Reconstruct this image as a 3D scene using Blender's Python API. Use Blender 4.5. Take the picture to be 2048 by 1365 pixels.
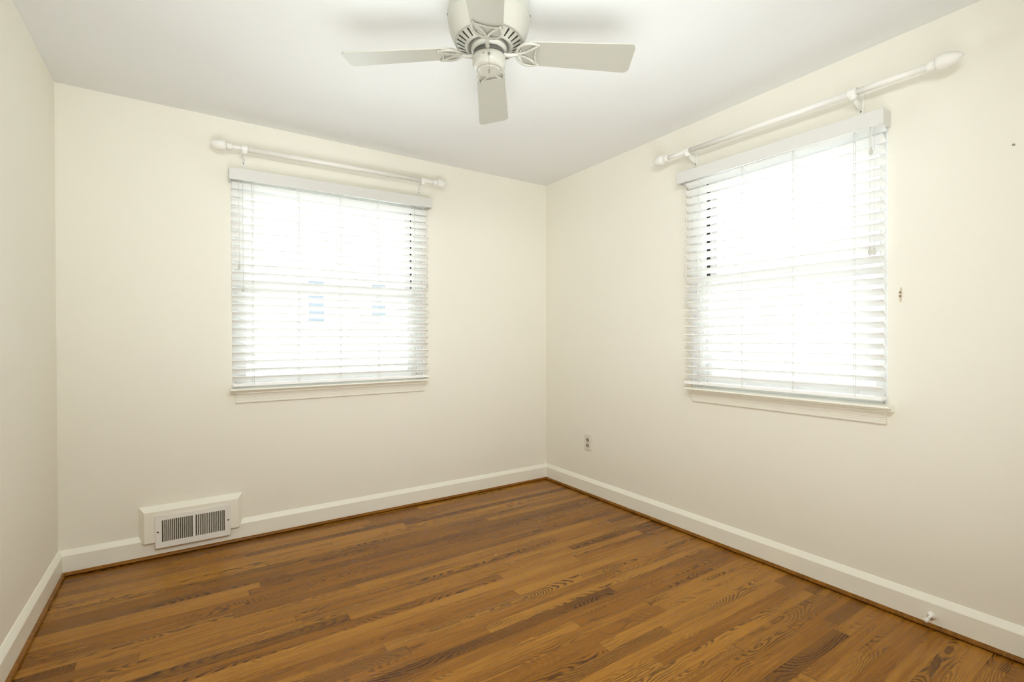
import bpy, bmesh, math, random
from mathutils import Vector, Matrix
for o in list(bpy.data.objects): bpy.data.objects.remove(o)
S = bpy.context.scene
PI = math.pi

# ------------------------------------------------------------------ camera
H = 2.44            # ceiling height
W = 3.04            # left wall at x = -W, right wall at x = 0, back wall at y = 0
YR = -3.46          # rear wall, behind the camera
cam_d = bpy.data.cameras.new('camera')
cam = bpy.data.objects.new('camera', cam_d)
S.collection.objects.link(cam)
S.camera = cam
yaw, pitch, roll = 0.5855, -0.0052, -0.0035
f = Vector((math.sin(yaw)*math.cos(pitch), math.cos(yaw)*math.cos(pitch), math.sin(pitch)))
r0 = Vector((math.cos(yaw), -math.sin(yaw), 0)); u0 = r0.cross(f)
cr, sr = math.cos(roll), math.sin(roll)
rv = r0*cr + u0*sr; uv = -r0*sr + u0*cr
M = Matrix((rv, uv, -f)).transposed().to_4x4()
M.translation = Vector((-2.5065, -3.2625, 1.1704))
cam.matrix_world = M
cam_d.sensor_width = 36.0
cam_d.lens = 983.065/2048*36.0
cam_d.clip_start = 0.02

# ------------------------------------------------------------------ world, lights, exposure
SKY = 10.5
world = bpy.data.worlds.new('sky'); S.world = world
world.use_nodes = True
wn = world.node_tree.nodes; wl = world.node_tree.links
bgn = wn['Background']
bgn.inputs[0].default_value = (0.90, 0.96, 1.0, 1)
bgn.inputs[1].default_value = SKY
S.view_settings.view_transform = 'Standard'
S.view_settings.look = 'None'
S.view_settings.exposure = 0.0
S.view_settings.gamma = 1.0
S.view_settings.use_curve_mapping = False
S.cycles.use_denoising = True
S.cycles.filter_width = 1.0
S.cycles.max_bounces = 14
S.cycles.diffuse_bounces = 9
S.cycles.transparent_max_bounces = 12
S.cycles.sample_clamp_indirect = 6.0
S.cycles.caustics_reflective = False
S.cycles.caustics_refractive = False

def area(name, loc, look, sx, sy, power, col=(1, 1, 1), portal=False):
    d = bpy.data.lights.new(name, 'AREA'); d.shape = 'RECTANGLE'
    d.size, d.size_y, d.energy, d.color = sx, sy, power, col
    o = bpy.data.objects.new(name, d); S.collection.objects.link(o)
    o.location = loc
    o.rotation_euler = Vector(look).to_track_quat('-Z', 'Y').to_euler()
    if portal: d.cycles.is_portal = True
    return o
# the room's daylight comes through both windows (portals only guide the sky sampling)
area('window_portal', (-1.685, 0.19, 1.47), (0, -1, 0), 1.12, 1.17, 1, portal=True)
area('window_portal', (0.19, -1.905, 1.47), (-1, 0, 0), 1.17, 0.94, 1, portal=True)
# unseen added fill lights: one low aimed up, one high at the rear
LA, LB = 26.0, 34.0
lamp = area('upward_fill', (-1.95, -3.12, 0.42), (0.36, 0.68, 0.74), 2.2, 1.5, LA, (0.93, 0.98, 1.0))  # added fill, brightens the ceiling and upper walls
lamp.data.spread = math.radians(104)
lamp = area('rear_fill', (-1.9, -3.36, 2.25), (0.36, 0.80, -0.52), 1.8, 0.3, LB, (0.95, 0.985, 1.0))  # added fill for the walls and floor, no lamp fitting here
lamp.data.spread = math.radians(140)

# ------------------------------------------------------------------ node helpers
class NT:
    def __init__(s, name):
        s.m = bpy.data.materials.new(name); s.m.use_nodes = True
        s.t = s.m.node_tree; s.n = s.t.nodes; s.l = s.t.links
        s.b = s.n['Principled BSDF']
    def val(s, sock, v):
        if hasattr(v, 'is_linked') or isinstance(v, bpy.types.NodeSocket): s.l.new(v, sock)
        else: sock.default_value = v
    def math(s, op, a, b=None, c=None, clamp=False):
        n = s.n.new('ShaderNodeMath'); n.operation = op; n.use_clamp = clamp
        s.val(n.inputs[0], a)
        if b is not None: s.val(n.inputs[1], b)
        if c is not None: s.val(n.inputs[2], c)
        return n.outputs[0]
    def xyz(s, x, y, z):
        n = s.n.new('ShaderNodeCombineXYZ')
        for i, v in enumerate((x, y, z)): s.val(n.inputs[i], v)
        return n.outputs[0]
    def sep(s, v):
        n = s.n.new('ShaderNodeSeparateXYZ'); s.l.new(v, n.inputs[0]); return n.outputs
    def obj(s):
        return s.n.new('ShaderNodeTexCoord').outputs['Object']
    def noise(s, vec, scale=1.0, detail=2.0, rough=0.5, out=0):
        n = s.n.new('ShaderNodeTexNoise'); n.inputs['Scale'].default_value = scale
        n.inputs['Detail'].default_value = detail; n.inputs['Roughness'].default_value = rough
        s.l.new(vec, n.inputs['Vector']); return n.outputs[out]
    def white(s, vec):
        n = s.n.new('ShaderNodeTexWhiteNoise'); n.noise_dimensions = '3D'
        s.l.new(vec, n.inputs['Vector']); return n.outputs
    def mix(s, fac, a, b):
        n = s.n.new('ShaderNodeMix'); n.data_type = 'RGBA'
        s.val(n.inputs[0], fac); s.val(n.inputs[6], a); s.val(n.inputs[7], b)
        return n.outputs[2]
    def ss(s, v, lo, hi):
        n = s.n.new('ShaderNodeMapRange'); n.interpolation_type = 'SMOOTHSTEP'
        s.val(n.inputs[0], v); s.val(n.inputs[1], lo); s.val(n.inputs[2], hi)
        return n.outputs[0]
    def bump(s, h, strength, dist):
        n = s.n.new('ShaderNodeBump'); n.inputs['Strength'].default_value = strength
        n.inputs['Distance'].default_value = dist
        s.l.new(h, n.inputs['Height']); s.l.new(n.outputs[0], s.b.inputs['Normal'])

def paint(name, col, rough=0.5, spec=0.4, var=0.02, bump=0.0, scale=6.0, dist=0.002):
    t = NT(name)
    c = t.obj()
    n = t.noise(c, scale, 3.0)
    lo = tuple(max(0, x*(1-var)) for x in col) + (1,); hi = tuple(min(1, x*(1+var)) for x in col) + (1,)
    t.l.new(t.mix(n, lo, hi), t.b.inputs['Base Color'])
    t.b.inputs['Roughness'].default_value = rough
    t.b.inputs['Specular IOR Level'].default_value = spec
    if bump: t.bump(t.noise(c, scale*30, 3.0), bump, dist)
    return t.m

WALL = paint('cream wall paint', (0.835, 0.812, 0.725), 0.6, 0.25, 0.012, 0.05, 3.0)
CEIL = paint('flat ceiling paint', (0.79, 0.80, 0.80), 0.8, 0.15, 0.012, 0.04, 3.0)
TRIM = paint('cream trim enamel', (0.87, 0.855, 0.765), 0.35, 0.45, 0.02, 0.03, 8.0)
WHITE = paint('white enamel', (0.84, 0.83, 0.79), 0.35, 0.45, 0.01)
BLIND = paint('white blind slat', (0.90, 0.90, 0.885), 0.4, 0.4, 0.008)
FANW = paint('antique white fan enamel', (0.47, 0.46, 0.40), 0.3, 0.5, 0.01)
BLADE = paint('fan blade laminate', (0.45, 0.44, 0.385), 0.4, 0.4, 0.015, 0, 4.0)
DARK = paint('dark slot', (0.03, 0.027, 0.02), 0.6, 0.3)
BROWN = paint('dark duct interior', (0.10, 0.085, 0.06), 0.7, 0.2)
STEEL = paint('dull steel', (0.30, 0.29, 0.25), 0.35, 0.5); STEEL.node_tree.nodes['Principled BSDF'].inputs['Metallic'].default_value = 0.7
PLATE = paint('outlet plate', (0.74, 0.71, 0.64), 0.35, 0.5)
RECEPT = paint('outlet receptacle', (0.36, 0.32, 0.22), 0.4, 0.5)
VALANCE = paint('white blind valance', (0.70, 0.695, 0.665), 0.4, 0.4, 0.008)
CORD = paint('white cord', (0.80, 0.79, 0.75), 0.7, 0.2)
TASSEL = paint('grey white tassel', (0.62, 0.61, 0.56), 0.4, 0.4)
VINYL = paint('white vinyl window', (0.82, 0.82, 0.81), 0.35, 0.45)
SCUFF = paint('screw hole plug', (0.10, 0.075, 0.055), 0.8, 0.1, 0.1)
SIDING = paint('neighbour siding', (0.78, 0.77, 0.74), 0.7, 0.2, 0.03)
ROOF = paint('neighbour roof shingle', (0.30, 0.29, 0.28), 0.9, 0.1, 0.1)
GROUND = paint('pale concrete yard', (0.78, 0.78, 0.75), 0.9, 0.1, 0.05)
FENCE = paint('grey board fence', (0.50, 0.49, 0.46), 0.9, 0.1, 0.1)
PANEG = paint('neighbour window glass', (0.065, 0.075, 0.085), 0.1, 0.35)

def glass():
    t = NT('window glass')
    tr = t.n.new('ShaderNodeBsdfTransparent'); tr.inputs[0].default_value = (0.96, 0.98, 0.97, 1)
    gl = t.n.new('ShaderNodeBsdfGlossy'); gl.inputs['Roughness'].default_value = 0.02
    fr = t.n.new('ShaderNodeFresnel'); fr.inputs[0].default_value = 1.45
    mx = t.n.new('ShaderNodeMixShader')
    t.l.new(fr.outputs[0], mx.inputs[0]); t.l.new(tr.outputs[0], mx.inputs[1]); t.l.new(gl.outputs[0], mx.inputs[2])
    t.l.new(mx.outputs[0], t.n['Material Output'].inputs['Surface'])
    return t.m
GLASS = glass()

def oak(name, plank=True, tint=1.0):
    """strip oak; boards run along the object's x axis"""
    t = NT(name)
    x, y, z = t.sep(t.obj())
    PW, L = 0.0572, 1.55
    if plank:
        yy = t.math('DIVIDE', t.math('ADD', y, 10.0), PW)
        row = t.math('FLOOR', yy)
        fv = t.math('SUBTRACT', t.math('FRACT', yy), 0.5)
        v = t.math('MULTIPLY', fv, PW)
        h1 = t.white(t.xyz(row, 3.7, 1.3))
        xs = t.math('DIVIDE', t.math('ADD', t.math('ADD', x, 20.0), t.math('MULTIPLY', h1[0], 7.0)), L)
        # boards of unequal length: warp the lengthwise coordinate per row
        wv = t.math('MULTIPLY', t.math('SINE', t.math('MULTIPLY_ADD', xs, 2.3, t.math('MULTIPLY', h1[0], 50.0))), 0.28)
        xw = t.math('ADD', xs, wv)
        col = t.math('FLOOR', xw)
        fu = t.math('FRACT', xw)
    else:
        row = t.math('FLOOR', t.math('MULTIPLY', x, 0.0)); col = row; v = t.math('ADD', y, z); fv = None
    bid = t.xyz(row, col, 0.37)
    w1 = t.white(bid); a, b, c = t.sep(w1[1])
    w2 = t.white(t.xyz(col, row, 9.13)); d, e, g = t.sep(w2[1])
    # growth rings cut by the board face: dd is the depth of the pith below the face, cc its sideways offset
    seed = t.math('MULTIPLY', a, 40.0)
    lv = t.xyz(t.math('MULTIPLY', x, 1.9), seed, t.math('MULTIPLY', b, 31.0))
    slow = t.math('SUBTRACT', t.noise(lv, 1.0, 1.5), 0.5)
    wob = t.math('SUBTRACT', t.noise(t.xyz(t.math('MULTIPLY', x, 9.0), t.math('MULTIPLY', y, 42.0), seed), 1.0, 2.0), 0.5)
    jag = t.math('SUBTRACT', t.noise(t.xyz(t.math('MULTIPLY', x, 45.0), t.math('MULTIPLY', y, 420.0), seed), 1.0, 1.0), 0.5)
    dd = t.math('ADD', t.math('MULTIPLY', t.math('SUBTRACT', c, 0.3), 0.07), t.math('MULTIPLY', slow, 0.27))
    cc = t.math('MULTIPLY', t.math('SUBTRACT', d, 0.5), 0.065)
    vc = t.math('ADD', v, cc)
    rr = t.math('SQRT', t.math('ADD', t.math('MULTIPLY', vc, vc), t.math('MULTIPLY', dd, dd)))
    ring = t.math('ADD', t.math('MULTIPLY', rr, t.math('MULTIPLY_ADD', e, 95.0, 95.0)), t.math('MULTIPLY', wob, 0.9))
    fr = t.math('FRACT', t.math('ADD', ring, t.math('MULTIPLY', jag, 0.55)))
    line = t.math('MULTIPLY', t.ss(fr, 0.30, 0.74), t.math('SUBTRACT', 1.0, t.ss(fr, 0.86, 0.99)))
    pat = t.ss(t.noise(t.xyz(t.math('MULTIPLY', x, 2.2), t.math('MULTIPLY', y, 22.0), t.math('MULTIPLY', e, 17.0)), 1.0, 2.0), 0.38, 0.62)
    amt = t.math('MULTIPLY', t.math('MULTIPLY', line, pat), t.math('MULTIPLY_ADD', t.math('MULTIPLY', g, g), 0.72, 0.35))
    # pores: fine long streaks
    fib = t.noise(t.xyz(t.math('MULTIPLY', x, 22.0), t.math('MULTIPLY', y, 520.0), seed), 1.0, 3.0, 0.6)
    fib2 = t.noise(t.xyz(t.math('MULTIPLY', x, 3.0), t.math('MULTIPLY', y, 95.0), seed), 1.0, 3.0, 0.6)
    k = tint
    light = (0.425*k, 0.190*k, 0.023*k, 1); mid = (0.275*k, 0.106*k, 0.007*k, 1); deep = (0.118*k, 0.040*k, 0.002*k, 1); ink = (0.040*k, 0.013*k, 0.001*k, 1)
    tone = t.math('ADD', t.math('MULTIPLY', b, 0.75), t.math('MULTIPLY', t.math('SUBTRACT', fib2, 0.5), 1.5), None, True)
    base = t.mix(t.ss(tone, 0.0, 0.75), mid, light)
    base = t.mix(t.math('MULTIPLY', t.ss(c, 0.62, 0.95), 0.70), base, deep)
    base = t.mix(t.math('MULTIPLY', t.ss(fib, 0.44, 0.70), 0.50), base, deep)
    colr = t.mix(amt, base, ink)
    if plank:
        ed = t.math('SUBTRACT', 0.5, t.math('ABSOLUTE', fv))
        gap = t.math('SUBTRACT', 1.0, t.ss(ed, 0.004, 0.018))
        ee = t.math('MINIMUM', fu, t.math('SUBTRACT', 1.0, fu))
        gap2 = t.math('SUBTRACT', 1.0, t.ss(ee, 0.0004, 0.0016))
        gp = t.math('MAXIMUM', t.math('MULTIPLY', gap, 0.30), t.math('MULTIPLY', gap2, 0.45))
        colr = t.mix(gp, colr, ink)
    t.l.new(colr, t.b.inputs['Base Color'])
    t.l.new(t.math('MULTIPLY_ADD', fib, 0.14, 0.19), t.b.inputs['Roughness'])
    t.b.inputs['Specular IOR Level'].default_value = 0.22
    hgt = t.math('ADD', t.math('MULTIPLY', fib, 0.5), t.math('MULTIPLY', amt, -0.6))
    if plank: hgt = t.math('SUBTRACT', hgt, t.math('MULTIPLY', gp, 1.2))
    t.bump(hgt, 0.12, 0.001)
    return t.m
OAK = oak('oak strip floor')
SHOE = oak('oak shoe moulding', False, 1.2)

# ------------------------------------------------------------------ mesh helpers
def xf(bm, verts, M):
    if M is not None: bmesh.ops.transform(bm, matrix=M, verts=verts)

def box(bm, x0, x1, y0, y1, z0, z1, bev=0.0, M=None, seg=2, mi=0):
    vs = [bm.verts.new(p) for p in ((x0,y0,z0),(x1,y0,z0),(x1,y1,z0),(x0,y1,z0),(x0,y0,z1),(x1,y0,z1),(x1,y1,z1),(x0,y1,z1))]
    fs = [bm.faces.new([vs[i] for i in q]) for q in ((3,2,1,0),(4,5,6,7),(0,1,5,4),(1,2,6,5),(2,3,7,6),(3,0,4,7))]
    for q in fs: q.material_index = mi
    if bev:
        es = list({e for q in fs for e in q.edges})
        rs = bmesh.ops.bevel(bm, geom=es, offset=bev, segments=seg, affect='EDGES', profile=0.5)
        vs = list({v for q in rs['faces'] for v in q.verts})
        for q in rs['faces']: q.material_index = mi
    xf(bm, vs, M)

def tube(bm, pts, r, seg=10, closed=False, mi=0):
    pts = [Vector(p) for p in pts]; n = len(pts)
    rad = r if isinstance(r, (list, tuple)) else [r]*n
    rings = []; prev = None
    for i, p in enumerate(pts):
        a = pts[i-1] if (i > 0 or closed) else p; b = pts[(i+1) % n] if (i < n-1 or closed) else p
        tg = (b-a).normalized()
        if prev is None:
            nn = Vector((0, 0, 1)) if abs(tg.z) < 0.9 else Vector((1, 0, 0))
        else: nn = prev
        nn = (nn - tg*nn.dot(tg)).normalized(); prev = nn; bb = tg.cross(nn)
        rings.append([bm.verts.new(p + (nn*math.cos(2*PI*k/seg) + bb*math.sin(2*PI*k/seg))*rad[i]) for k in range(seg)])
    for i in range(n if closed else n-1):
        A, B = rings[i], rings[(i+1) % n]
        for k in range(seg):
            q = bm.faces.new((A[k], A[(k+1) % seg], B[(k+1) % seg], B[k])); q.smooth = True; q.material_index = mi
    if not closed:
        bm.faces.new(rings[0][::-1]).material_index = mi; bm.faces.new(rings[-1]).material_index = mi

def lathe(bm, prof, seg=40, M=None, flute=0, depth=0.0, twist=0.0, sharp=False, mi=0):
    """prof: list of (radius, z); closes to the axis at both ends"""
    rings = []
    z0, z1 = prof[0][1], prof[-1][1]
    for (r, z) in prof:
        if r < 1e-6: rings.append([bm.verts.new((0, 0, z))]); continue
        ring = []
        for k in range(seg):
            an = 2*PI*k/seg; rr = r
            if flute: rr = r*(1 - depth*(0.5-0.5*math.cos(flute*an + twist*(z-z0)/(z1-z0+1e-9))))
            ring.append(bm.verts.new((rr*math.cos(an), rr*math.sin(an), z)))
        rings.append(ring)
    for A, B in zip(rings, rings[1:]):
        for k in range(seg):
            k2 = (k+1) % seg
            if len(A) == 1 and len(B) == 1: continue
            if len(A) == 1: q = bm.faces.new((A[0], B[k2], B[k]))
            elif len(B) == 1: q = bm.faces.new((A[k], A[k2], B[0]))
            else: q = bm.faces.new((A[k], A[k2], B[k2], B[k]))
            q.smooth = True; q.material_index = mi
    for R_, rev in ((rings[0], True), (rings[-1], False)):
        if len(R_) > 1: bm.faces.new(R_[::-1] if rev else R_).material_index = mi
    vs = [v for R_ in rings for v in R_]
    bmesh.ops.recalc_face_normals(bm, faces=list({q for v in vs for q in v.link_faces}))
    xf(bm, vs, M)

def prism(bm, poly, a, b, axis='x', bev=0.0, smooth=False):
    """extrude a 2-D outline between a and b along an axis. x: outline (y,z); y: outline (x,z); z: outline (x,y)"""
    def P(p, s):
        return {'x': (s, p[0], p[1]), 'y': (p[0], s, p[1]), 'z': (p[0], p[1], s)}[axis]
    A = [bm.verts.new(P(p, a)) for p in poly]; B = [bm.verts.new(P(p, b)) for p in poly]
    n = len(poly); fs = [bm.faces.new(A), bm.faces.new(B)]
    for i in range(n): fs.append(bm.faces.new((A[i], A[(i+1) % n], B[(i+1) % n], B[i])))
    bmesh.ops.recalc_face_normals(bm, faces=fs)
    if bev: bmesh.ops.bevel(bm, geom=list({e for q in fs for e in q.edges}), offset=bev, segments=2, affect='EDGES', profile=0.5)
    return A + B

def obj(name, bm, mats, parent=None, smooth_angle=None):
    me = bpy.data.meshes.new(name); bm.normal_update(); bm.to_mesh(me); bm.free()
    for m in (mats if isinstance(mats, (list, tuple)) else [mats]): me.materials.append(m)
    if smooth_angle:
        for p in me.polygons: p.use_smooth = True
        me.set_sharp_from_angle(angle=math.radians(smooth_angle))
    o = bpy.data.objects.new(name, me); S.collection.objects.link(o)
    if parent is not None: o.parent = parent
    return o
def B(): return bmesh.new()

def thing(name, label, cat, loc=(0, 0, 0), rot=(0, 0, 0), group=None):
    o = bpy.data.objects.new(name, None); S.collection.objects.link(o)
    o.location = loc; o.rotation_euler = rot; o.empty_display_size = 0.05
    o['label'] = label; o['category'] = cat
    if group: o['group'] = group
    return o
def tag(o, label, cat, group=None):
    o['label'] = label; o['category'] = cat
    if group: o['group'] = group
    return o
def struct(name, bm, m, label, cat, parent=None, smooth_angle=None):
    o = obj(name, bm, m, parent, smooth_angle)
    if parent is None: o['kind'] = 'structure'; o['label'] = label; o['category'] = cat
    return o
def dup(root, group=None, label=None):
    r = root.copy(); S.collection.objects.link(r)
    if label: r['label'] = label
    for ch in list(root.children):
        c = ch.copy(); S.collection.objects.link(c); c.parent = r
        for g in list(ch.children):
            d = g.copy(); S.collection.objects.link(d); d.parent = c
    return r

# ------------------------------------------------------------------ room shell
TH = 0.18
WIN1 = (-2.285, -1.085, 0.865, 2.11)      # opening in the back wall: x0, x1, z0, z1
WIN2 = (-2.398, -1.412, 0.865, 2.11)     # opening in the right wall: y0, y1, z0, z1
def wall_open(a0, a1, z0, z1, o, near, far, axis):
    bm = B()
    def P(a, z, s): return (a, s, z) if axis == 'x' else (s, a, z)
    L = []
    for s in (near, far):
        out = [bm.verts.new(P(a, z, s)) for a, z in ((a0, z0), (a1, z0), (a1, z1), (a0, z1))]
        inn = [bm.verts.new(P(a, z, s)) for a, z in ((o[0], o[2]), (o[1], o[2]), (o[1], o[3]), (o[0], o[3]))]
        L.append((out, inn))
        for i in range(4):
            j = (i+1) % 4; bm.faces.new((out[i], out[j], inn[j], inn[i]))
    for w in (0, 1):
        for i in range(4):
            j = (i+1) % 4; bm.faces.new((L[0][w][i], L[0][w][j], L[1][w][j], L[1][w][i]))
    bmesh.ops.recalc_face_normals(bm, faces=bm.faces)
    return bm
struct('wall_back', wall_open(-W-TH, TH, -0.12, H+0.12, WIN1, 0.0, TH, 'x'), WALL, 'cream painted wall with the left window, facing the camera', 'wall')
struct('wall_right', wall_open(YR-TH, 0.0, -0.12, H+0.12, WIN2, 0.0, TH, 'y'), WALL, 'cream painted wall on the right holding the right-hand window', 'wall')
bm = B(); box(bm, -W-TH, -W, YR-TH, 0, -0.12, H+0.12); struct('wall_left', bm, WALL, 'plain cream wall along the left edge', 'wall')
# rear wall with the doorway the photographer stands in
bm = B()
box(bm, -W, -2.98, YR-TH, YR, 0, H); box(bm, -2.16, 0, YR-TH, YR, 0, H); box(bm, -2.98, -2.16, YR-TH, YR, 2.05, H)
struct('wall_rear', bm, WALL, 'cream wall with the doorway behind the camera', 'wall')
bm = B(); box(bm, -2.975, -2.165, YR-0.10, YR-0.06, 0.004, 2.045, 0.002)  # unseen door, added to stop sky light entering by the doorway
for zz in (0.25, 1.15):
    for xx in (-2.90, -2.54): box(bm, xx, xx+0.30, YR-0.062, YR-0.056, zz, zz+0.75, 0.004)
dr = struct('door_1', bm, TRIM, 'closed panelled door behind the camera, added to keep sky light out', 'door')
bm = B(); lathe(bm, [(0.012, 0), (0.012, 0.03), (0.026, 0.04), (0.028, 0.055), (0.018, 0.066), (0, 0.068)], 24, Matrix.Translation((-2.23, YR-0.06, 0.95)) @ Matrix.Rotation(-PI/2, 4, 'X'))
obj('door_knob', bm, STEEL, dr)
bm = B(); box(bm, -W-TH, TH, YR-TH, TH, -0.12, 0.0)
struct('floor', bm, OAK, 'varnished oak strip floor', 'floor')
bm = B(); box(bm, -W, 0, YR, 0, H, H+0.12)
struct('ceiling', bm, CEIL, 'flat off-white ceiling', 'ceiling')

# baseboards: a square-edged board with a broad sloping cap, and an oak shoe at its foot
BB = [(0, 0), (-0.018, 0), (-0.018, 0.099), (-0.0165, 0.1025), (-0.003, 0.1245), (0, 0.1255)]
SH = [(-0.018, 0), (-0.0215, 0), (-0.0215, 0.0052), (-0.0305, 0.0052), (-0.0315, 0.0063), (-0.0312, 0.0085), (-0.0295, 0.0125), (-0.0265, 0.0160), (-0.022, 0.0184), (-0.018, 0.0192)]
def run_back(poly, name, m, lab, cat, x0=-W, x1=0.0):
    bm = B(); prism(bm, poly, x0, x1, 'x'); return struct(name, bm, m, lab, cat)
def run_side(poly, name, m, lab, cat, sgn, xw, y0, y1):
    bm = B(); prism(bm, [(xw + sgn*p[0], p[1]) for p in poly], y0, y1, 'y'); return struct(name, bm, m, lab, cat)
run_back(BB, 'baseboard_back', TRIM, 'cream baseboard under the left window', 'baseboard')
run_side(BB, 'baseboard_right', TRIM, 'cream baseboard along the right wall', 'baseboard', 1, 0.0, YR, -0.0005)
run_side(BB, 'baseboard_left', TRIM, 'cream baseboard along the left wall', 'baseboard', -1, -W, YR, -0.0005)
run_back(SH, 'trim_1', SHOE, 'oak shoe moulding along the back baseboard', 'moulding', -W+0.018, -0.018)
def shoe_side(name, lab, sgn, xw):
    bm = B(); prism(bm, [(xw + sgn*p[0], p[1]) for p in SH], YR, -0.0185, 'y')
    o = struct(name, bm, SHOE, lab, 'moulding'); return o
shoe_side('trim_2', 'oak shoe moulding along the right baseboard', 1, 0.0)
shoe_side('trim_3', 'oak shoe moulding along the left baseboard', -1, -W)
# painted bump-out of the baseboard around the heat register
bm = B()
def loft(bm, loops):
    V = [[bm.verts.new(p) for p in lp] for lp in loops]
    for A, C in zip(V, V[1:]):
        n = len(A)
        for i in range(n-1): bm.faces.new((A[i], A[i+1], C[i+1], C[i]))
    bm.faces.new(V[-1]); bm.faces.new(V[0][::-1])
    for A, C in zip(V, V[1:]): bm.faces.new((A[0], C[0], C[-1], A[-1]))
x0, x1 = -2.722, -2.237
# outline loops from the wall out to the face (left foot, left top, right top, right foot)
loft(bm, [[(x0, -0.0005, 0.09), (x0, -0.0005, 0.2785), (x1, -0.0005, 0.2785), (x1, -0.0005, 0.09)],
          [(x0+0.002, -0.004, 0.09), (x0+0.002, -0.004, 0.2775), (x1-0.002, -0.004, 0.2775), (x1-0.002, -0.004, 0.09)],
          [(x0+0.023, -0.034, 0.09), (x0+0.023, -0.034, 0.256), (x1-0.023, -0.034, 0.256), (x1-0.023, -0.034, 0.09)],
          [(x0+0.026, -0.038, 0.09), (x0+0.026, -0.038, 0.253), (x1-0.026, -0.038, 0.253), (x1-0.026, -0.038, 0.09)]])
bmesh.ops.recalc_face_normals(bm, faces=bm.faces)
struct('trim_4', bm, TRIM, 'cream bevelled bump-out of the baseboard around the heat register', 'moulding')

# ------------------------------------------------------------------ windows (behind the blinds)
def window(name, o, axis, jl, jr, lab):
    """double-hung window in the opening; local frame: a along the wall, s into the wall, z up"""
    a0, a1, z0, z1 = o
    e = bpy.data.objects.new(name, None); S.collection.objects.link(e)
    e['kind'] = 'structure'; e['label'] = lab; e['category'] = 'window'
    if axis == 'x': e.location = ((a0+a1)/2, 0, 0)
    else: e.location = (0, (a0+a1)/2, 0); e.rotation_euler = (0, 0, -PI/2)
    w = (a1-a0)/2
    zm = (z0+z1)/2 - 0.005
    xl, xr = -w+jl, w-jr                      # inner faces of the jambs
    bm = B()
    for s, jj in ((-1, jl), (1, jr)):         # stepped casing legs inside the opening, then the jamb
        st = [0.0005] + [jj*q for q in (0.3, 0.55, 0.8, 1.0)]
        for k in range(4):
            aa = sorted((s*(w-st[k]), s*(w-st[k+1]))); box(bm, aa[0], aa[1], 0.004+0.0105*k, 0.165, z0+.001, z1-.001, 0.0015)
        for (ya, yb) in ((0.098, 0.104), (0.040, 0.052)):       # beads either side of the sash tracks
            aa = sorted((s*(w-jj), s*(w-jj-0.010))); box(bm, aa[0], aa[1], ya, yb, z0+0.03, z1-0.03)
    box(bm, xl, xr, 0.030, 0.165, z1-0.03, z1-.001, 0.002); box(bm, xl, xr, 0.030, 0.175, z0+.001, z0+0.03, 0.002)
    obj('window_frame', bm, VINYL, e)
    bm = B()
    for xx in (xl, xr-0.003): box(bm, xx, xx+0.003, 0.054, 0.096, zm+0.02, z1-0.03)
    obj('jamb_track', bm, DARK, e)['label'] = 'dark empty sash track'
    def sash(y0, y1, za, zb, rail_t, rail_b):
        l, r = xl+0.005, xr-0.005; st = 0.036
        bm = B()
        box(bm, l, l+st, y0, y1, za, zb, 0.003); box(bm, r-st, r, y0, y1, za, zb, 0.003)
        box(bm, l+st-.002, r-st+.002, y0, y1, zb-rail_t, zb, 0.003); box(bm, l+st-.002, r-st+.002, y0, y1, za, za+rail_b, 0.003)
        so = obj('sash', bm, VINYL, e)
        bm = B(); box(bm, l+st-.003, r-st+.003, (y0+y1)/2-0.002, (y0+y1)/2+0.002, za+rail_b-.003, zb-rail_t+.003)
        obj('window_pane', bm, GLASS, so)
    sash(0.106, 0.138, zm-0.02, z1-0.031, 0.040, 0.035)
    sash(0.058, 0.094, z0+0.031, zm+0.018, 0.035, 0.055)
    return e
window('window_1', WIN1, 'x', 0.035, 0.070, 'double-hung window behind the blind in the back wall')
window('window_2', WIN2, 'y', 0.060, 0.028, 'double-hung window behind the blind in the right wall')

def sill(prefix, L_, axis_rot, loc, tilt, lab1, lab2, aL, aR, zt, zb):
    """stool with rounded nose, and a stepped apron below. local: x along wall, -y into the room"""
    e = thing('window_sill', lab1, 'window sill', loc, (0, 0, axis_rot))
    w = L_/2
    bm = B()
    # thin rounded nose, a deep scotia under it
    poly = [(0.02, zt), (-0.074, zt), (-0.0785, zt-0.002), (-0.080, zt-0.0055), (-0.0785, zt-0.009), (-0.074, zt-0.011),
            (-0.046, zt-0.0125), (-0.040, zt-0.016), (-0.0385, zt-0.021), (-0.0400, zt-0.025), (0.02, zt-0.025)]
    prism(bm, poly, -w, w, 'x')
    obj('stool', bm, TRIM, e)
    bm = B(); d0 = zt-0.0252
    poly = [(-0.0005, d0), (-0.044, d0), (-0.044, d0-0.004), (-0.037, d0-0.009), (-0.031, d0-0.016), (-0.0275, d0-0.024), (-0.0265, d0-0.0275), (-0.0215, d0-0.028), (-0.0215, d0-0.036),
            (-0.0180, d0-0.0368), (-0.0180, d0-0.045), (-0.0150, d0-0.0458), (-0.0150, zb+0.004), (-0.012, zb), (-0.0005, zb)]
    prism(bm, poly, -w+aL, w-aR, 'x')
    obj('apron', bm, TRIM, e)
    return e
sill('l', 1.208, 0.0, (-1.694, 0, 0), 0, 'cream moulded window sill and apron under the left blind', '', 0.028, 0.008, 0.887, 0.800)
sill('r', 1.006, -PI/2, (0, -1.920, 0), 0, 'cream moulded window sill and apron under the right blind', '', 0.012, 0.028, 0.880, 0.796)

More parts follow.
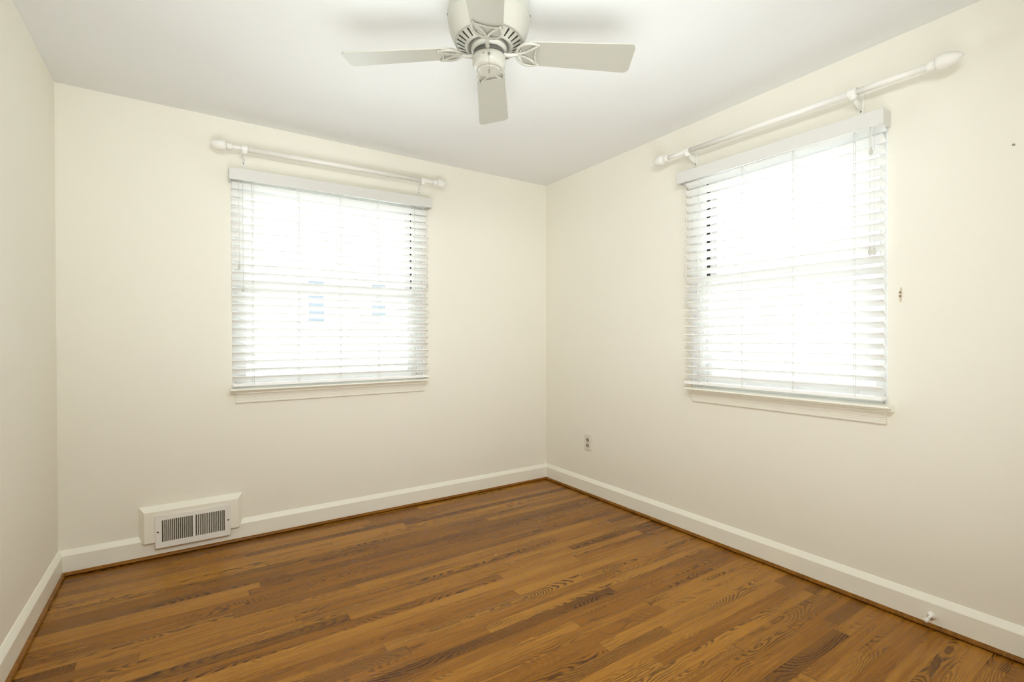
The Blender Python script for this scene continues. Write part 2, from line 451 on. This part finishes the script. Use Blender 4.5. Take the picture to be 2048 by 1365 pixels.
# ------------------------------------------------------------------ blinds
def slat_bm(L_, tilt, holes):
    bm = B(); n = 8; wd = 0.050; th = 0.0036; top = []; bot = []
    for i in range(n+1):
        s = -0.5 + i/n
        cz = 0.0022*(1-(2*s)**2)
        top.append((s*wd, cz+th/2)); bot.append((s*wd, cz-th/2))
    poly = top + bot[::-1]
    ca, sa = math.cos(tilt), math.sin(tilt)
    poly = [(p[0]*ca - p[1]*sa, p[0]*sa + p[1]*ca) for p in poly]
    prism(bm, poly, -L_/2, L_/2, 'x')
    return bm
def teardrop(bm, x, y, z, s=1.0):
    lathe(bm, [(0, .016*s), (.0025*s, .0155*s), (.0036*s, .010*s), (.0058*s, .002*s), (.0070*s, -.007*s), (.0062*s, -.013*s), (.0042*s, -.016*s), (0, -.0165*s)], 16, Matrix.Translation((x, y, z)))
def blind(label, loc, rz, L_, xc, zfront, nslat, pitch, valL, valR, valz, ladders, cords, tilt=math.radians(-28), vt=0.0):
    """local frame: x along the wall, -y into the room. zfront: z of lowest slat's front edge"""
    e = thing('window_blind', label, 'blind', loc, (0, 0, rz))
    yc = -0.034
    # valance: front board with returns, and the head rail hidden behind it
    bm = B()
    zb, zt = valz
    c = (valL+valR)/2; hw = (valR-valL)/2
    Mv = Matrix.Translation((c, 0, (zb+zt)/2)) @ Matrix.Rotation(vt, 4, 'Y')
    hz = (zt-zb)/2
    box(bm, -hw, hw, -0.080, -0.070, -hz, hz, 0.0025, Mv)
    box(bm, -hw, -hw+0.008, -0.071, -0.001, -hz, hz, 0.001, Mv); box(bm, hw-0.008, hw, -0.071, -0.001, -hz, hz, 0.001, Mv)
    obj('valance', bm, VALANCE, e)
    bm = B(); box(bm, xc-L_/2, xc+L_/2, -0.060, -0.006, zt-0.050, zt-0.006, 0.002); obj('head_rail', bm, BLIND, e)
    # slats
    me = None
    dz = 0.025*math.sin(-tilt)          # front edge above the slat's centre
    for k in range(nslat):
        z = zfront + k*pitch - dz
        if me is None:
            o = obj('slat', slat_bm(L_, tilt, ladders), BLIND, e); me = o.data
        else:
            o = bpy.data.objects.new('slat', me); S.collection.objects.link(o); o.parent = e
        o.location = (xc + 0.0012*math.sin(k*2.7), yc, z)
        o.rotation_euler = (math.radians(0.8*math.sin(k*1.9)), 0, 0)
    zr = zfront - pitch
    bm = B(); box(bm, xc-L_/2, xc+L_/2, yc-0.026, yc+0.024, zr-0.010, zr+0.006, 0.003)
    obj('bottom_rail', bm, BLIND, e)
    # ladder tapes: two vertical strings with rungs, and the lift cord between
    ztop = zt - 0.052
    for x in ladders:
        bm = B()
        for yy in (yc-0.0265, yc+0.0245): tube(bm, [(x, yy, zr+0.004), (x, yy, ztop)], 0.0008, 6)
        tube(bm, [(x+0.006, yc-0.0268, zr), (x+0.006, yc-0.0268, ztop)], 0.0009, 6)
        for k in range(nslat):
            z = zfront + k*pitch - dz
            tube(bm, [(x, yc-0.0262, z+dz*1.04-0.0022), (x, yc, z-0.0022), (x, yc+0.0242, z-dz*0.97-0.0024)], 0.0006, 5)
        obj('ladder_cord', bm, CORD, e)
    for (x, z, y) in cords:
        bm = B(); tube(bm, [(x, y, zt-0.045), (x+.0004, y-.001, (z+zt)/2), (x, y, z+0.012)], 0.0011, 6)
        co = obj('pull_cord', bm, CORD, e)
        bm = B(); teardrop(bm, x, y, z); obj('tassel', bm, TASSEL, co, 40)['label'] = 'grey-white teardrop tassel'
    return e
# left window: local x = world x
blind('white two-inch slat blind over the left window', (0, 0, 0), 0.0, 1.205, -1.684, 0.956, 25, 0.0463, -2.300, -1.060, (2.083, 2.149),
      [-2.184, -1.936, -1.688, -1.443, -1.190], [(-2.251, 1.584, -0.066), (-2.232, 1.458, -0.066), (-1.096, 1.545, -0.064)], vt=-0.010)
# right window: local x = -world y
blind('white two-inch slat blind over the right window', (0, 0, 0), -PI/2, 0.990, 1.902, 0.957, 25, 0.0466, 1.372, 2.408, (2.072, 2.138),
      [1.505, 1.769, 2.031, 2.292], [(2.360, 1.965, -0.068), (2.356, 1.536, -0.068), (2.371, 1.536, -0.066), (1.417, 1.545, -0.064), (1.428, 1.395, -0.064)], vt=0.016)

# ------------------------------------------------------------------ curtain rods
def curtain_rod(label, loc, rz, xa, xb, za, zb, fl, brk, r1=0.0148):
    """local frame: x along the wall, -y into the room; rod centre 8 cm off the wall"""
    e = thing('curtain_rod', label, 'curtain rod', loc, (0, 0, rz))
    A = Vector((xa, -0.08, za)); Bv = Vector((xb, -0.08, zb)); d = (Bv-A).normalized()
    bm = B()
    C1 = A.lerp(Bv, (brk[0]-xa)/(xb-xa)); C2 = A.lerp(Bv, (brk[1]-xa)/(xb-xa))
    tube(bm, [A, C1], r1-0.0026, 24); tube(bm, [C1 - d*0.004, C2], r1, 24); tube(bm, [C2 - d*0.004, Bv], r1-0.0008, 24)
    obj('pole', bm, WHITE, e)
    for P, s in ((A, -1), (Bv, 1)):
        bm = B()
        R_ = d.to_track_quat('Z', 'Y').to_matrix().to_4x4() if s > 0 else (-d).to_track_quat('Z', 'Y').to_matrix().to_4x4()
        Mx = Matrix.Translation(P) @ R_
        k = fl/0.10
        lathe(bm, [(0.0148, -0.016), (0.0185, -0.014), (0.0195, -0.004), (0.0195, 0.002), (0.0175, 0.004), (0.0175, 0.0065), (0.0200, 0.0078), (0.0200, 0.0108), (0.0165, 0.0112), (0.0165, 0.0142)], 36, Mx)
        prof = [(0.0180, 0.0140), (0.0205, 0.0142), (0.0252, 0.018), (0.0288, 0.026), (0.0300, 0.035), (0.0295, 0.046), (0.0276, 0.058), (0.0240, 0.071), (0.0190, 0.083), (0.0130, 0.093), (0.0070, 0.0990), (0.0, 0.1015)]
        prof = [(r, 0.014+(z-0.014)*k) for r, z in prof]
        lathe(bm, prof, 156, Mx, flute=26, depth=0.045, twist=9.0)
        obj('finial', bm, WHITE, e)['label'] = 'fluted bud finial'
    for x in brk:
        t = (x-xa)/(xb-xa); P = A.lerp(Bv, t); y0 = -0.0005
        bm = B()
        # tapering wall plate with a rounded foot
        pl = [(x-0.0145, P.z+0.012), (x+0.0145, P.z+0.012), (x+0.0145, P.z-0.030), (x+0.0115, P.z-0.066)]
        pl += [(x+0.0115*math.cos(a), P.z-0.066-0.0115*math.sin(a)) for a in [i*PI/8 for i in range(1, 8)]] + [(x-0.0115, P.z-0.066), (x-0.0145, P.z-0.030)]
        prism(bm, pl, -0.0050, y0, 'y', bev=0.0012)
        # web: flat top under the pole, concave lower edge running down the plate
        web = [(-0.004, P.z-0.016), (-0.072, P.z-0.016), (-0.074, P.z-0.024), (-0.066, P.z-0.0275)]
        web += [(-0.0045-0.0575*math.cos(a), P.z-0.0290-0.027*math.sin(a)**1.5) for a in [i*PI/2/8 for i in range(1, 9)]]
        prism(bm, web, x-0.0055, x+0.0055, 'x', bev=0.001)
        # cup and collar round the pole
        lathe(bm, [(0.010, -0.031), (0.0125, -0.029), (0.0155, -0.020), (0.0175, -0.012), (0.0175, -0.008)], 28, Matrix.Translation((x, -0.08, P.z)))
        Mx = Matrix.Translation(P) @ d.to_track_quat('Z', 'Y').to_matrix().to_4x4()
        rr = r1+0.0036
        lathe(bm, [(rr-0.002, -0.0175), (rr+0.0012, -0.016), (rr+0.0012, 0.014), (rr-0.002, 0.0155)], 32, Mx)
        bo = obj('rod_bracket', bm, WHITE, e, 35)
        bm = B(); lathe(bm, [(0.0042, 0.0), (0.0036, 0.0012), (0, 0.0016)], 14, Matrix.Translation((x, -0.0051, P.z-0.062)) @ Matrix.Rotation(PI/2, 4, 'X'))
        obj('screw', bm, STEEL, bo)['label'] = 'dark screw head'
    return e
curtain_rod('white curtain rod with bud finials above the left window', (0, 0, 0), 0, -2.300, -1.042, 2.256, 2.268, 0.088, [-2.222, -1.130])
curtain_rod('white curtain rod with bud finials above the right window', (0, 0, 0), -PI/2, 1.296, 2.568, 2.255, 2.228, 0.094, [1.448, 2.297])

# ------------------------------------------------------------------ ceiling fan
fan = thing('ceiling_fan', 'antique-white hugger ceiling fan with four blades', 'ceiling fan', (-1.565, -1.695, H))
FZ = lambda z: z - H
bm = B()
prof = [(0.128, 2.4398), (0.136, 2.432), (0.1435, 2.410), (0.1495, 2.388), (0.152, 2.370), (0.1525, 2.352), (0.1505, 2.350), (0.1505, 2.346), (0.151, 2.344), (0.149, 2.322),
        (0.143, 2.298), (0.135, 2.279), (0.130, 2.272), (0.1275, 2.266), (0.124, 2.264), (0.121, 2.2655), (0.118, 2.264),
        (0.088, 2.249), (0.086, 2.2455), (0.082, 2.244), (0.078, 2.2455), (0.077, 2.250), (0.074, 2.252), (0.072, 2.262), (0.02, 2.262)]
lathe(bm, [(r, FZ(z)) for r, z in prof], 72)
# dark cooling slots on the sloping underside
sl = math.atan2(0.015, 0.030)
for k in range(28):
    an = 2*PI*(k+0.5)/28
    Mx = Matrix.Rotation(an, 4, 'Z') @ Matrix.Translation((0.104, 0, FZ(2.2568))) @ Matrix.Rotation(-sl, 4, 'Y')
    vs = []
    for rr, cx, a0 in ((0.0034, 0.0120, -PI/2), (0.0021, -0.0140, PI/2)):
        for i in range(7): a = a0 + PI*i/6; vs.append((cx+rr*math.cos(a), rr*math.sin(a)))
    A_ = [bm.verts.new((p[0], p[1], -0.0008)) for p in vs]; C_ = [bm.verts.new((p[0], p[1], 0.002)) for p in vs]
    fs = [bm.faces.new(A_[::-1]), bm.faces.new(C_)] + [bm.faces.new((A_[i], A_[(i+1) % 14], C_[(i+1) % 14], C_[i])) for i in range(14)]
    for q in fs: q.material_index = 1
    xf(bm, A_+C_, Mx)
for an in (-0.62, 2.66, 1.0, 4.3):      # small screws round the seam
    Mx = Matrix.Rotation(an, 4, 'Z') @ Matrix.Translation((0.1505, 0, FZ(2.362))) @ Matrix.Rotation(PI/2, 4, 'Y')
    lathe(bm, [(0.0035, 0.0), (0.003, 0.003), (0, 0.0035)], 12, Mx, mi=1)
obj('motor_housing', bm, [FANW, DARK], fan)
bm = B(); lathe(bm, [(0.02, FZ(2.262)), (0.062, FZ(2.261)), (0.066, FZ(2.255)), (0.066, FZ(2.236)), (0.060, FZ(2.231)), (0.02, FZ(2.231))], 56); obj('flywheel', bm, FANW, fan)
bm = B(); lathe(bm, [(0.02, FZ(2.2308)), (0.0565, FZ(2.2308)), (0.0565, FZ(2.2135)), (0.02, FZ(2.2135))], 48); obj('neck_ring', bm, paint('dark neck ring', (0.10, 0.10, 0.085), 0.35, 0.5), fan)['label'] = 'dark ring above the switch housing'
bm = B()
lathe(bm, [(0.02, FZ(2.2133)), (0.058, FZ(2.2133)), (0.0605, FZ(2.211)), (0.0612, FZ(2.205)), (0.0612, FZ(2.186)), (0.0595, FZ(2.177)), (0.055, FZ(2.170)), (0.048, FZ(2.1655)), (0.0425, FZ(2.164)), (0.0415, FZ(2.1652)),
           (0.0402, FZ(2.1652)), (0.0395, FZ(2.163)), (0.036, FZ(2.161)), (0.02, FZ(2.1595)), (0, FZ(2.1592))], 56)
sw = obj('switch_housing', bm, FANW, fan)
cdir = Vector((-0.515, -0.857, 0)).normalized(); cperp = Vector((cdir.y, -cdir.x, 0))
bm = B()
for off, rr in ((-0.02, 0.0022),):
    p = cdir*0.0600 + cperp*(-off) + Vector((0, 0, FZ(2.200)))
    lathe(bm, [(rr, 0), (rr*0.8, 0.0022), (0, 0.0024)], 12, Matrix.Translation(cdir*0.0575 + cperp*0.0205 + Vector((0, 0, FZ(2.196)))) @ cdir.to_track_quat('Z', 'Y').to_matrix().to_4x4())
obj('screw', bm, STEEL, sw)
bm = B()
p0 = cdir*0.0605 + Vector((0, 0, FZ(2.1915)))
lathe(bm, [(0.0048, 0), (0.0048, 0.003), (0.003, 0.006), (0.0022, 0.0065)], 14, Matrix.Translation(p0) @ cdir.to_track_quat('Z', 'Y').to_matrix().to_4x4())
p1 = p0 + cdir*0.007
for i in range(22):
    bmesh.ops.create_icosphere(bm, subdivisions=1, radius=0.0011, matrix=Matrix.Translation(p1 + Vector((0, 0, -0.0028*i))))
tube(bm, [p1, p1 + Vector((0, 0, -0.061))], 0.0005, 5)
lathe(bm, [(0, 0), (0.0018, -0.001), (0.0028, -0.008), (0.0030, -0.011), (0.0018, -0.0135), (0, -0.014)], 12, Matrix.Translation(p1 + Vector((0, 0, -0.060))))
obj('pull_chain', bm, STEEL, fan)['label'] = 'beaded steel pull chain'

def blade_bm():
    bm = B(); r_in, r_out = 0.118, 0.531
    hw0, hw1 = 0.056, 0.070
    pts = []
    def corner(cx, cy, r, a0, a1, n=6):
        for i in range(n+1): a = a0 + (a1-a0)*i/n; pts.append((cx+r*math.cos(a), cy+r*math.sin(a)))
    corner(r_out-0.022, hw1-0.022, 0.022, PI/2-0.03, 0); corner(r_out-0.022, -hw1+0.022, 0.022, 0, -PI/2+0.03)
    corner(r_in+0.040, -hw0+0.040, 0.040, -PI/2, -PI); corner(r_in+0.040, hw0-0.040, 0.040, PI, PI/2)
    vs = prism(bm, pts, -0.003, 0.003, 'z', bev=0.0012)
    return bm
def bez(P, n=12):
    out = []
    for i in range(n+1):
        t = i/n; Q = [Vector(p) for p in P]
        while len(Q) > 1: Q = [Q[j].lerp(Q[j+1], t) for j in range(len(Q)-1)]
        out.append(Q[0])
    return out
def iron_bm():
    """cast blade iron: arm from the flywheel, then an open leaf under the blade root. local: x radial"""
    bm = B(); zb = -0.0065
    # flattened leaf strands under the pitched blade
    for s in (-1, 1):
        tube(bm, bez([(0.101, 0, zb), (0.104, s*0.044, zb), (0.138, s*0.062, zb), (0.181, s*0.047, zb)]), [0.0052]*9+[0.005, 0.0046, 0.0044, 0.0042], 10)
        tube(bm, bez([(0.108, s*0.003, zb), (0.128, s*0.004, zb), (0.150, s*0.018, zb), (0.179, s*0.045, zb)]), [0.0048]*9+[0.0062, 0.0065, 0.005, 0.004], 10)
        tube(bm, bez([(0.170, 0, zb), (0.170, s*0.016, zb), (0.173, s*0.034, zb), (0.181, s*0.048, zb)], 8), 0.0036, 8)
        bmesh.ops.create_uvsphere(bm, u_segments=12, v_segments=8, radius=0.0052, matrix=Matrix.Translation((0.182, s*0.047, zb)))
        lathe(bm, [(0.0034, 0.0), (0.0034, 0.006)], 10, Matrix.Translation((0.150, s*0.020, zb+0.001)))
    bmesh.ops.create_uvsphere(bm, u_segments=14, v_segments=10, radius=0.0088, matrix=Matrix.Translation((0.104, 0, zb)) @ Matrix.Diagonal((1.2, 1.25, 0.75, 1)))
    for q in bm.faces: q.smooth = True
    return bm
def arm_bm():
    bm = B()
    pts = bez([(0.052, 0, -0.011), (0.068, 0, -0.014), (0.082, 0, -0.016), (0.094, 0, -0.010), (0.107, 0, -0.0065)], 12)
    tube(bm, pts, [0.0085, 0.0085, 0.0082, 0.008, 0.0078, 0.0076, 0.0074, 0.0072, 0.0072, 0.0073, 0.0076, 0.008, 0.0084], 12)
    return bm
bmesh_blade = blade_bm()
me_b = me_i = None
for k in range(4):
    an = math.radians(-33.4 + 90*k)
    # blades droop three degrees towards their tips and are pitched
    Mz = Matrix.Translation((0, 0, FZ(2.2355))) @ Matrix.Rotation(an, 4, 'Z') @ Matrix.Rotation(math.radians(3.1), 4, 'Y') @ Matrix.Rotation(math.radians(-11.5), 4, 'X')
    if me_b is None:
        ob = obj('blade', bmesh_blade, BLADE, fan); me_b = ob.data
        bi = iron_bm(); arm = arm_bm()
        tmp = bpy.data.meshes.new('arm'); arm.to_mesh(tmp); arm.free(); bi.from_mesh(tmp); bpy.data.meshes.remove(tmp)
        oi = obj('blade_iron', bi, FANW, fan); me_i = oi.data
    else:
        ob = bpy.data.objects.new('blade', me_b); oi = bpy.data.objects.new('blade_iron', me_i)
        for q in (ob, oi): S.collection.objects.link(q); q.parent = fan
    ob.matrix_local = Mz; oi.matrix_local = Mz
    oi['label'] = 'cast openwork leaf bracket'

# ------------------------------------------------------------------ heat register on the bump-out
reg = thing('heat_register', 'white metal heat register with upright louvres low on the back wall', 'air vent', (-2.475, -0.038, 0.058))
bm = B(); hw = 0.174; hh = 0.168
lx, lz0, lz1 = 0.1455, 0.030, 0.146
yf = -0.0065
for (a, b_, c_, d_) in ((-hw, -lx, 0, hh), (lx, hw, 0, hh), (-lx, lx, 0, lz0), (-lx, lx, lz1, hh), (-0.0065, 0.0065, lz0, lz1)):
    box(bm, a, b_, yf, -0.0002, c_, d_)
# rolled outer lip
tube(bm, [(-hw, -0.004, 0), (hw, -0.004, 0), (hw, -0.004, hh), (-hw, -0.004, hh)], 0.0028, 8, closed=True)
obj('faceplate', bm, WHITE, reg)
for s in (-1, 1):
    bm = B(); n = 16; a0, a1 = (0.0065, lx)
    for i in range(n-1):
        x = s*(a0 + (a1-a0)*(i+1)/n)
        Mx = Matrix.Translation((x, -0.0045, 0)) @ Matrix.Rotation(math.radians(28), 4, 'Z')
        box(bm, -0.0009, 0.0009, -0.003, 0.0035, lz0, lz1, 0, Mx)
    obj('louvre_bank', bm, WHITE, reg)
bm = B(); box(bm, -lx-0.004, lx+0.004, -0.0012, -0.0003, lz0-0.004, lz1+0.004); obj('duct_opening', bm, BROWN, reg)['label'] = 'dark duct behind the louvres'
for s in (-1, 1):
    bm = B(); lathe(bm, [(0.0042, 0), (0.0036, 0.0018), (0, 0.0022)], 14, Matrix.Translation((s*0.163, yf-0.0001, 0.086)) @ Matrix.Rotation(PI/2, 4, 'X')); obj('screw', bm, DARK, reg)
bm = B(); box(bm, 0.118, 0.121, -0.012, yf, 0.156, 0.166, 0.0006); obj('damper_lever', bm, WHITE, reg)

# ------------------------------------------------------------------ outlet on the right wall
out = thing('electrical_outlet', 'small duplex electrical outlet low on the right wall near the corner', 'outlet', (0, -0.511, 0.388), (0, 0, -PI/2))
bm = B(); box(bm, -0.037, 0.037, -0.006, -0.0004, -0.058, 0.058, 0.0025); pl = obj('cover_plate', bm, PLATE, out)
bm = B(); lathe(bm, [(0.003, 0), (0.0025, 0.001), (0, 0.0012)], 12, Matrix.Translation((0, -0.006, 0)) @ Matrix.Rotation(PI/2, 4, 'X')); obj('screw', bm, STEEL, pl)
for s in (-1, 1):
    bm = B(); vs = []
    for i in range(28):
        a = 2*PI*i/28; vs.append((0.0165*math.cos(a), max(-0.0135, min(0.0135, 0.0165*math.sin(a))) + s*0.0205))
    prism(bm, vs, -0.0085, -0.0055, 'y', bev=0.0006); ro = obj('receptacle', bm, RECEPT, out); ro['label'] = 'tan-grey receptacle face'
    bm = B()
    box(bm, -0.0072, -0.0052, -0.0088, -0.0083, s*0.0205-0.001, s*0.0205+0.009); box(bm, 0.0052, 0.0072, -0.0088, -0.0083, s*0.0205, s*0.0205+0.008)
    lathe(bm, [(0.0026, 0), (0.0026, 0.0005)], 14, Matrix.Translation((0, -0.0083, s*0.0205-0.0075)) @ Matrix.Rotation(PI/2, 4, 'X'))
    obj('slot', bm, DARK, ro)

# ------------------------------------------------------------------ small things
ds = thing('door_stop', 'white peg door stop on the right baseboard', 'door stop', (-0.0182, -2.552, 0.052), (0, 0, 0))
bm = B(); My = Matrix.Rotation(-PI/2, 4, 'Y')
lathe(bm, [(0.0150, 0.0), (0.0150, 0.004), (0.0120, 0.009), (0.0060, 0.011), (0.0050, 0.020), (0.0050, 0.048), (0.0062, 0.052)], 24, My); obj('post', bm, WHITE, ds)
bm = B(); lathe(bm, [(0.0062, 0.0522), (0.0080, 0.0530), (0.0088, 0.057), (0.0084, 0.064), (0.0060, 0.0675), (0, 0.0683)], 24, My); obj('bumper_tip', bm, WHITE, ds)

bm = B(); lathe(bm, [(0.004, 0.0), (0.004, 0.0012), (0.0015, 0.0022), (0, 0.0022)], 14, Matrix.Translation((-0.0004, -2.780, 1.867)) @ Matrix.Rotation(-PI/2, 4, 'Y'))
tag(obj('nail', bm, STEEL), 'small dark nail head on the bare right wall past the blind', 'nail')
pa = thing('wall_anchor_scar', 'scuffed patch with two screw holes beside the right blind', 'wall scar', (-0.0004, -2.442, 1.349))
bm = B()
vs = []
random.seed(4)
for i in range(22):
    a = 2*PI*i/22; k = 1 + random.uniform(-0.28, 0.28); vs.append((0.0075*k*math.cos(a), 0.027*k*math.sin(a)))
prism(bm, [(p[0], p[1]) for p in vs], -0.0006, 0.0, 'x'); obj('bare_plaster', bm, paint('scuffed plaster', (0.64, 0.55, 0.44), 0.8, 0.1, 0.12, 0.3, 60), pa)
for z in (-0.006, 0.010):
    bm = B(); lathe(bm, [(0.0034, 0), (0.0028, 0.0014), (0, 0.001)], 12, Matrix.Translation((-0.0006, 0.001, z)) @ Matrix.Rotation(-PI/2, 4, 'Y')); obj('screw_hole', bm, SCUFF, pa)
bm = B()
tube(bm, [(0, 0, -0.0002), (0.006, 0.004, -0.004), (0.010, 0.000, -0.010), (0.004, -0.006, -0.014), (0.009, -0.010, -0.021), (0.016, -0.008, -0.023)], [0.0018, 0.003, 0.0026, 0.0024, 0.003, 0.0014], 6)
fl = obj('paint_flake', bm, CEIL); fl.location = (-1.684, -0.170, H); tag(fl, 'tiny curl of peeling paint hanging from the ceiling above the left rod', 'paint flake')
bm = B()
tube(bm, [(0, -0.0003, -0.016), (0, -0.009, -0.014), (0, -0.011, -0.002), (0, -0.007, 0.006), (0, -0.0003, 0.012)], 0.003, 8)
hk = obj('cord_hook', bm, WHITE); hk.location = (-1.058, 0, 1.368); tag(hk, 'small white cord hook on the wall at the right edge of the left blind', 'hook')
bm = B(); bmesh.ops.create_icosphere(bm, subdivisions=2, radius=0.0032, matrix=Matrix.Diagonal((1.0, 0.8, 0.5, 1)))
cr_ = obj('paint_chip', bm, WHITE); cr_.location = (-1.118, -1.003, 0.0014); tag(cr_, 'tiny white paint chip lying mid-floor', 'paint chip')

# ------------------------------------------------------------------ outside
bm = B(); box(bm, -40, 40, -40, 50, -1.2, -1.0)
struct('ground', bm, GROUND, 'pale ground outside the windows', 'ground')
def house(loc, rz, label, wins, w=9.0, h=6.4, d=6.0):
    e = thing('neighbor_house', label, 'house', loc, (0, 0, rz))
    bm = B(); box(bm, -w/2, w/2, 0, d, 0, h)
    obj('wall', bm, SIDING, e)
    bm = B(); prism(bm, [(-w/2-.3, h), (w/2+.3, h), (0, h+2.2)], -0.3, d+.3, 'y'); obj('roof', bm, ROOF, e)
    for (x, z, ww, hh_) in wins:
        bm = B()
        box(bm, x-ww/2-.07, x-ww/2, -0.05, 0, z-hh_/2-.07, z+hh_/2+.07); box(bm, x+ww/2, x+ww/2+.07, -0.05, 0, z-hh_/2-.07, z+hh_/2+.07)
        box(bm, x-ww/2, x+ww/2, -0.05, 0, z+hh_/2, z+hh_/2+.07); box(bm, x-ww/2, x+ww/2, -0.05, 0, z-hh_/2-.07, z-hh_/2); box(bm, x-ww/2, x+ww/2, -0.045, 0, z-.03, z+.03)
        fo = obj('window', bm, VINYL, e)
        bm = B(); box(bm, x-ww/2, x+ww/2, -0.02, -0.002, z-hh_/2, z+hh_/2); obj('pane', bm, PANEG, fo)
    return e
house((2.7, 16, -1.0), 0, 'white two-storey neighbour house seen through the left blind', [(-1.17, 3.65, 0.55, 1.65), (1.19, 3.72, 0.55, 1.55)])
fe = thing('board_fence', 'grey board fence seen faintly through the right blind', 'fence', (9.0, 1.0, -1.0), (0, 0, 0))
bm = B()
for i in range(60): box(bm, -0.01, 0.01, -5+i*0.2, -5+i*0.2+0.18, 0.1, 1.75)
obj('boards', bm, FENCE, fe)
for i in range(5):
    bm = B(); box(bm, 0.01, 0.11, -5+i*2.9, -4.9+i*2.9, 0, 1.85); obj('post', bm, FENCE, fe)
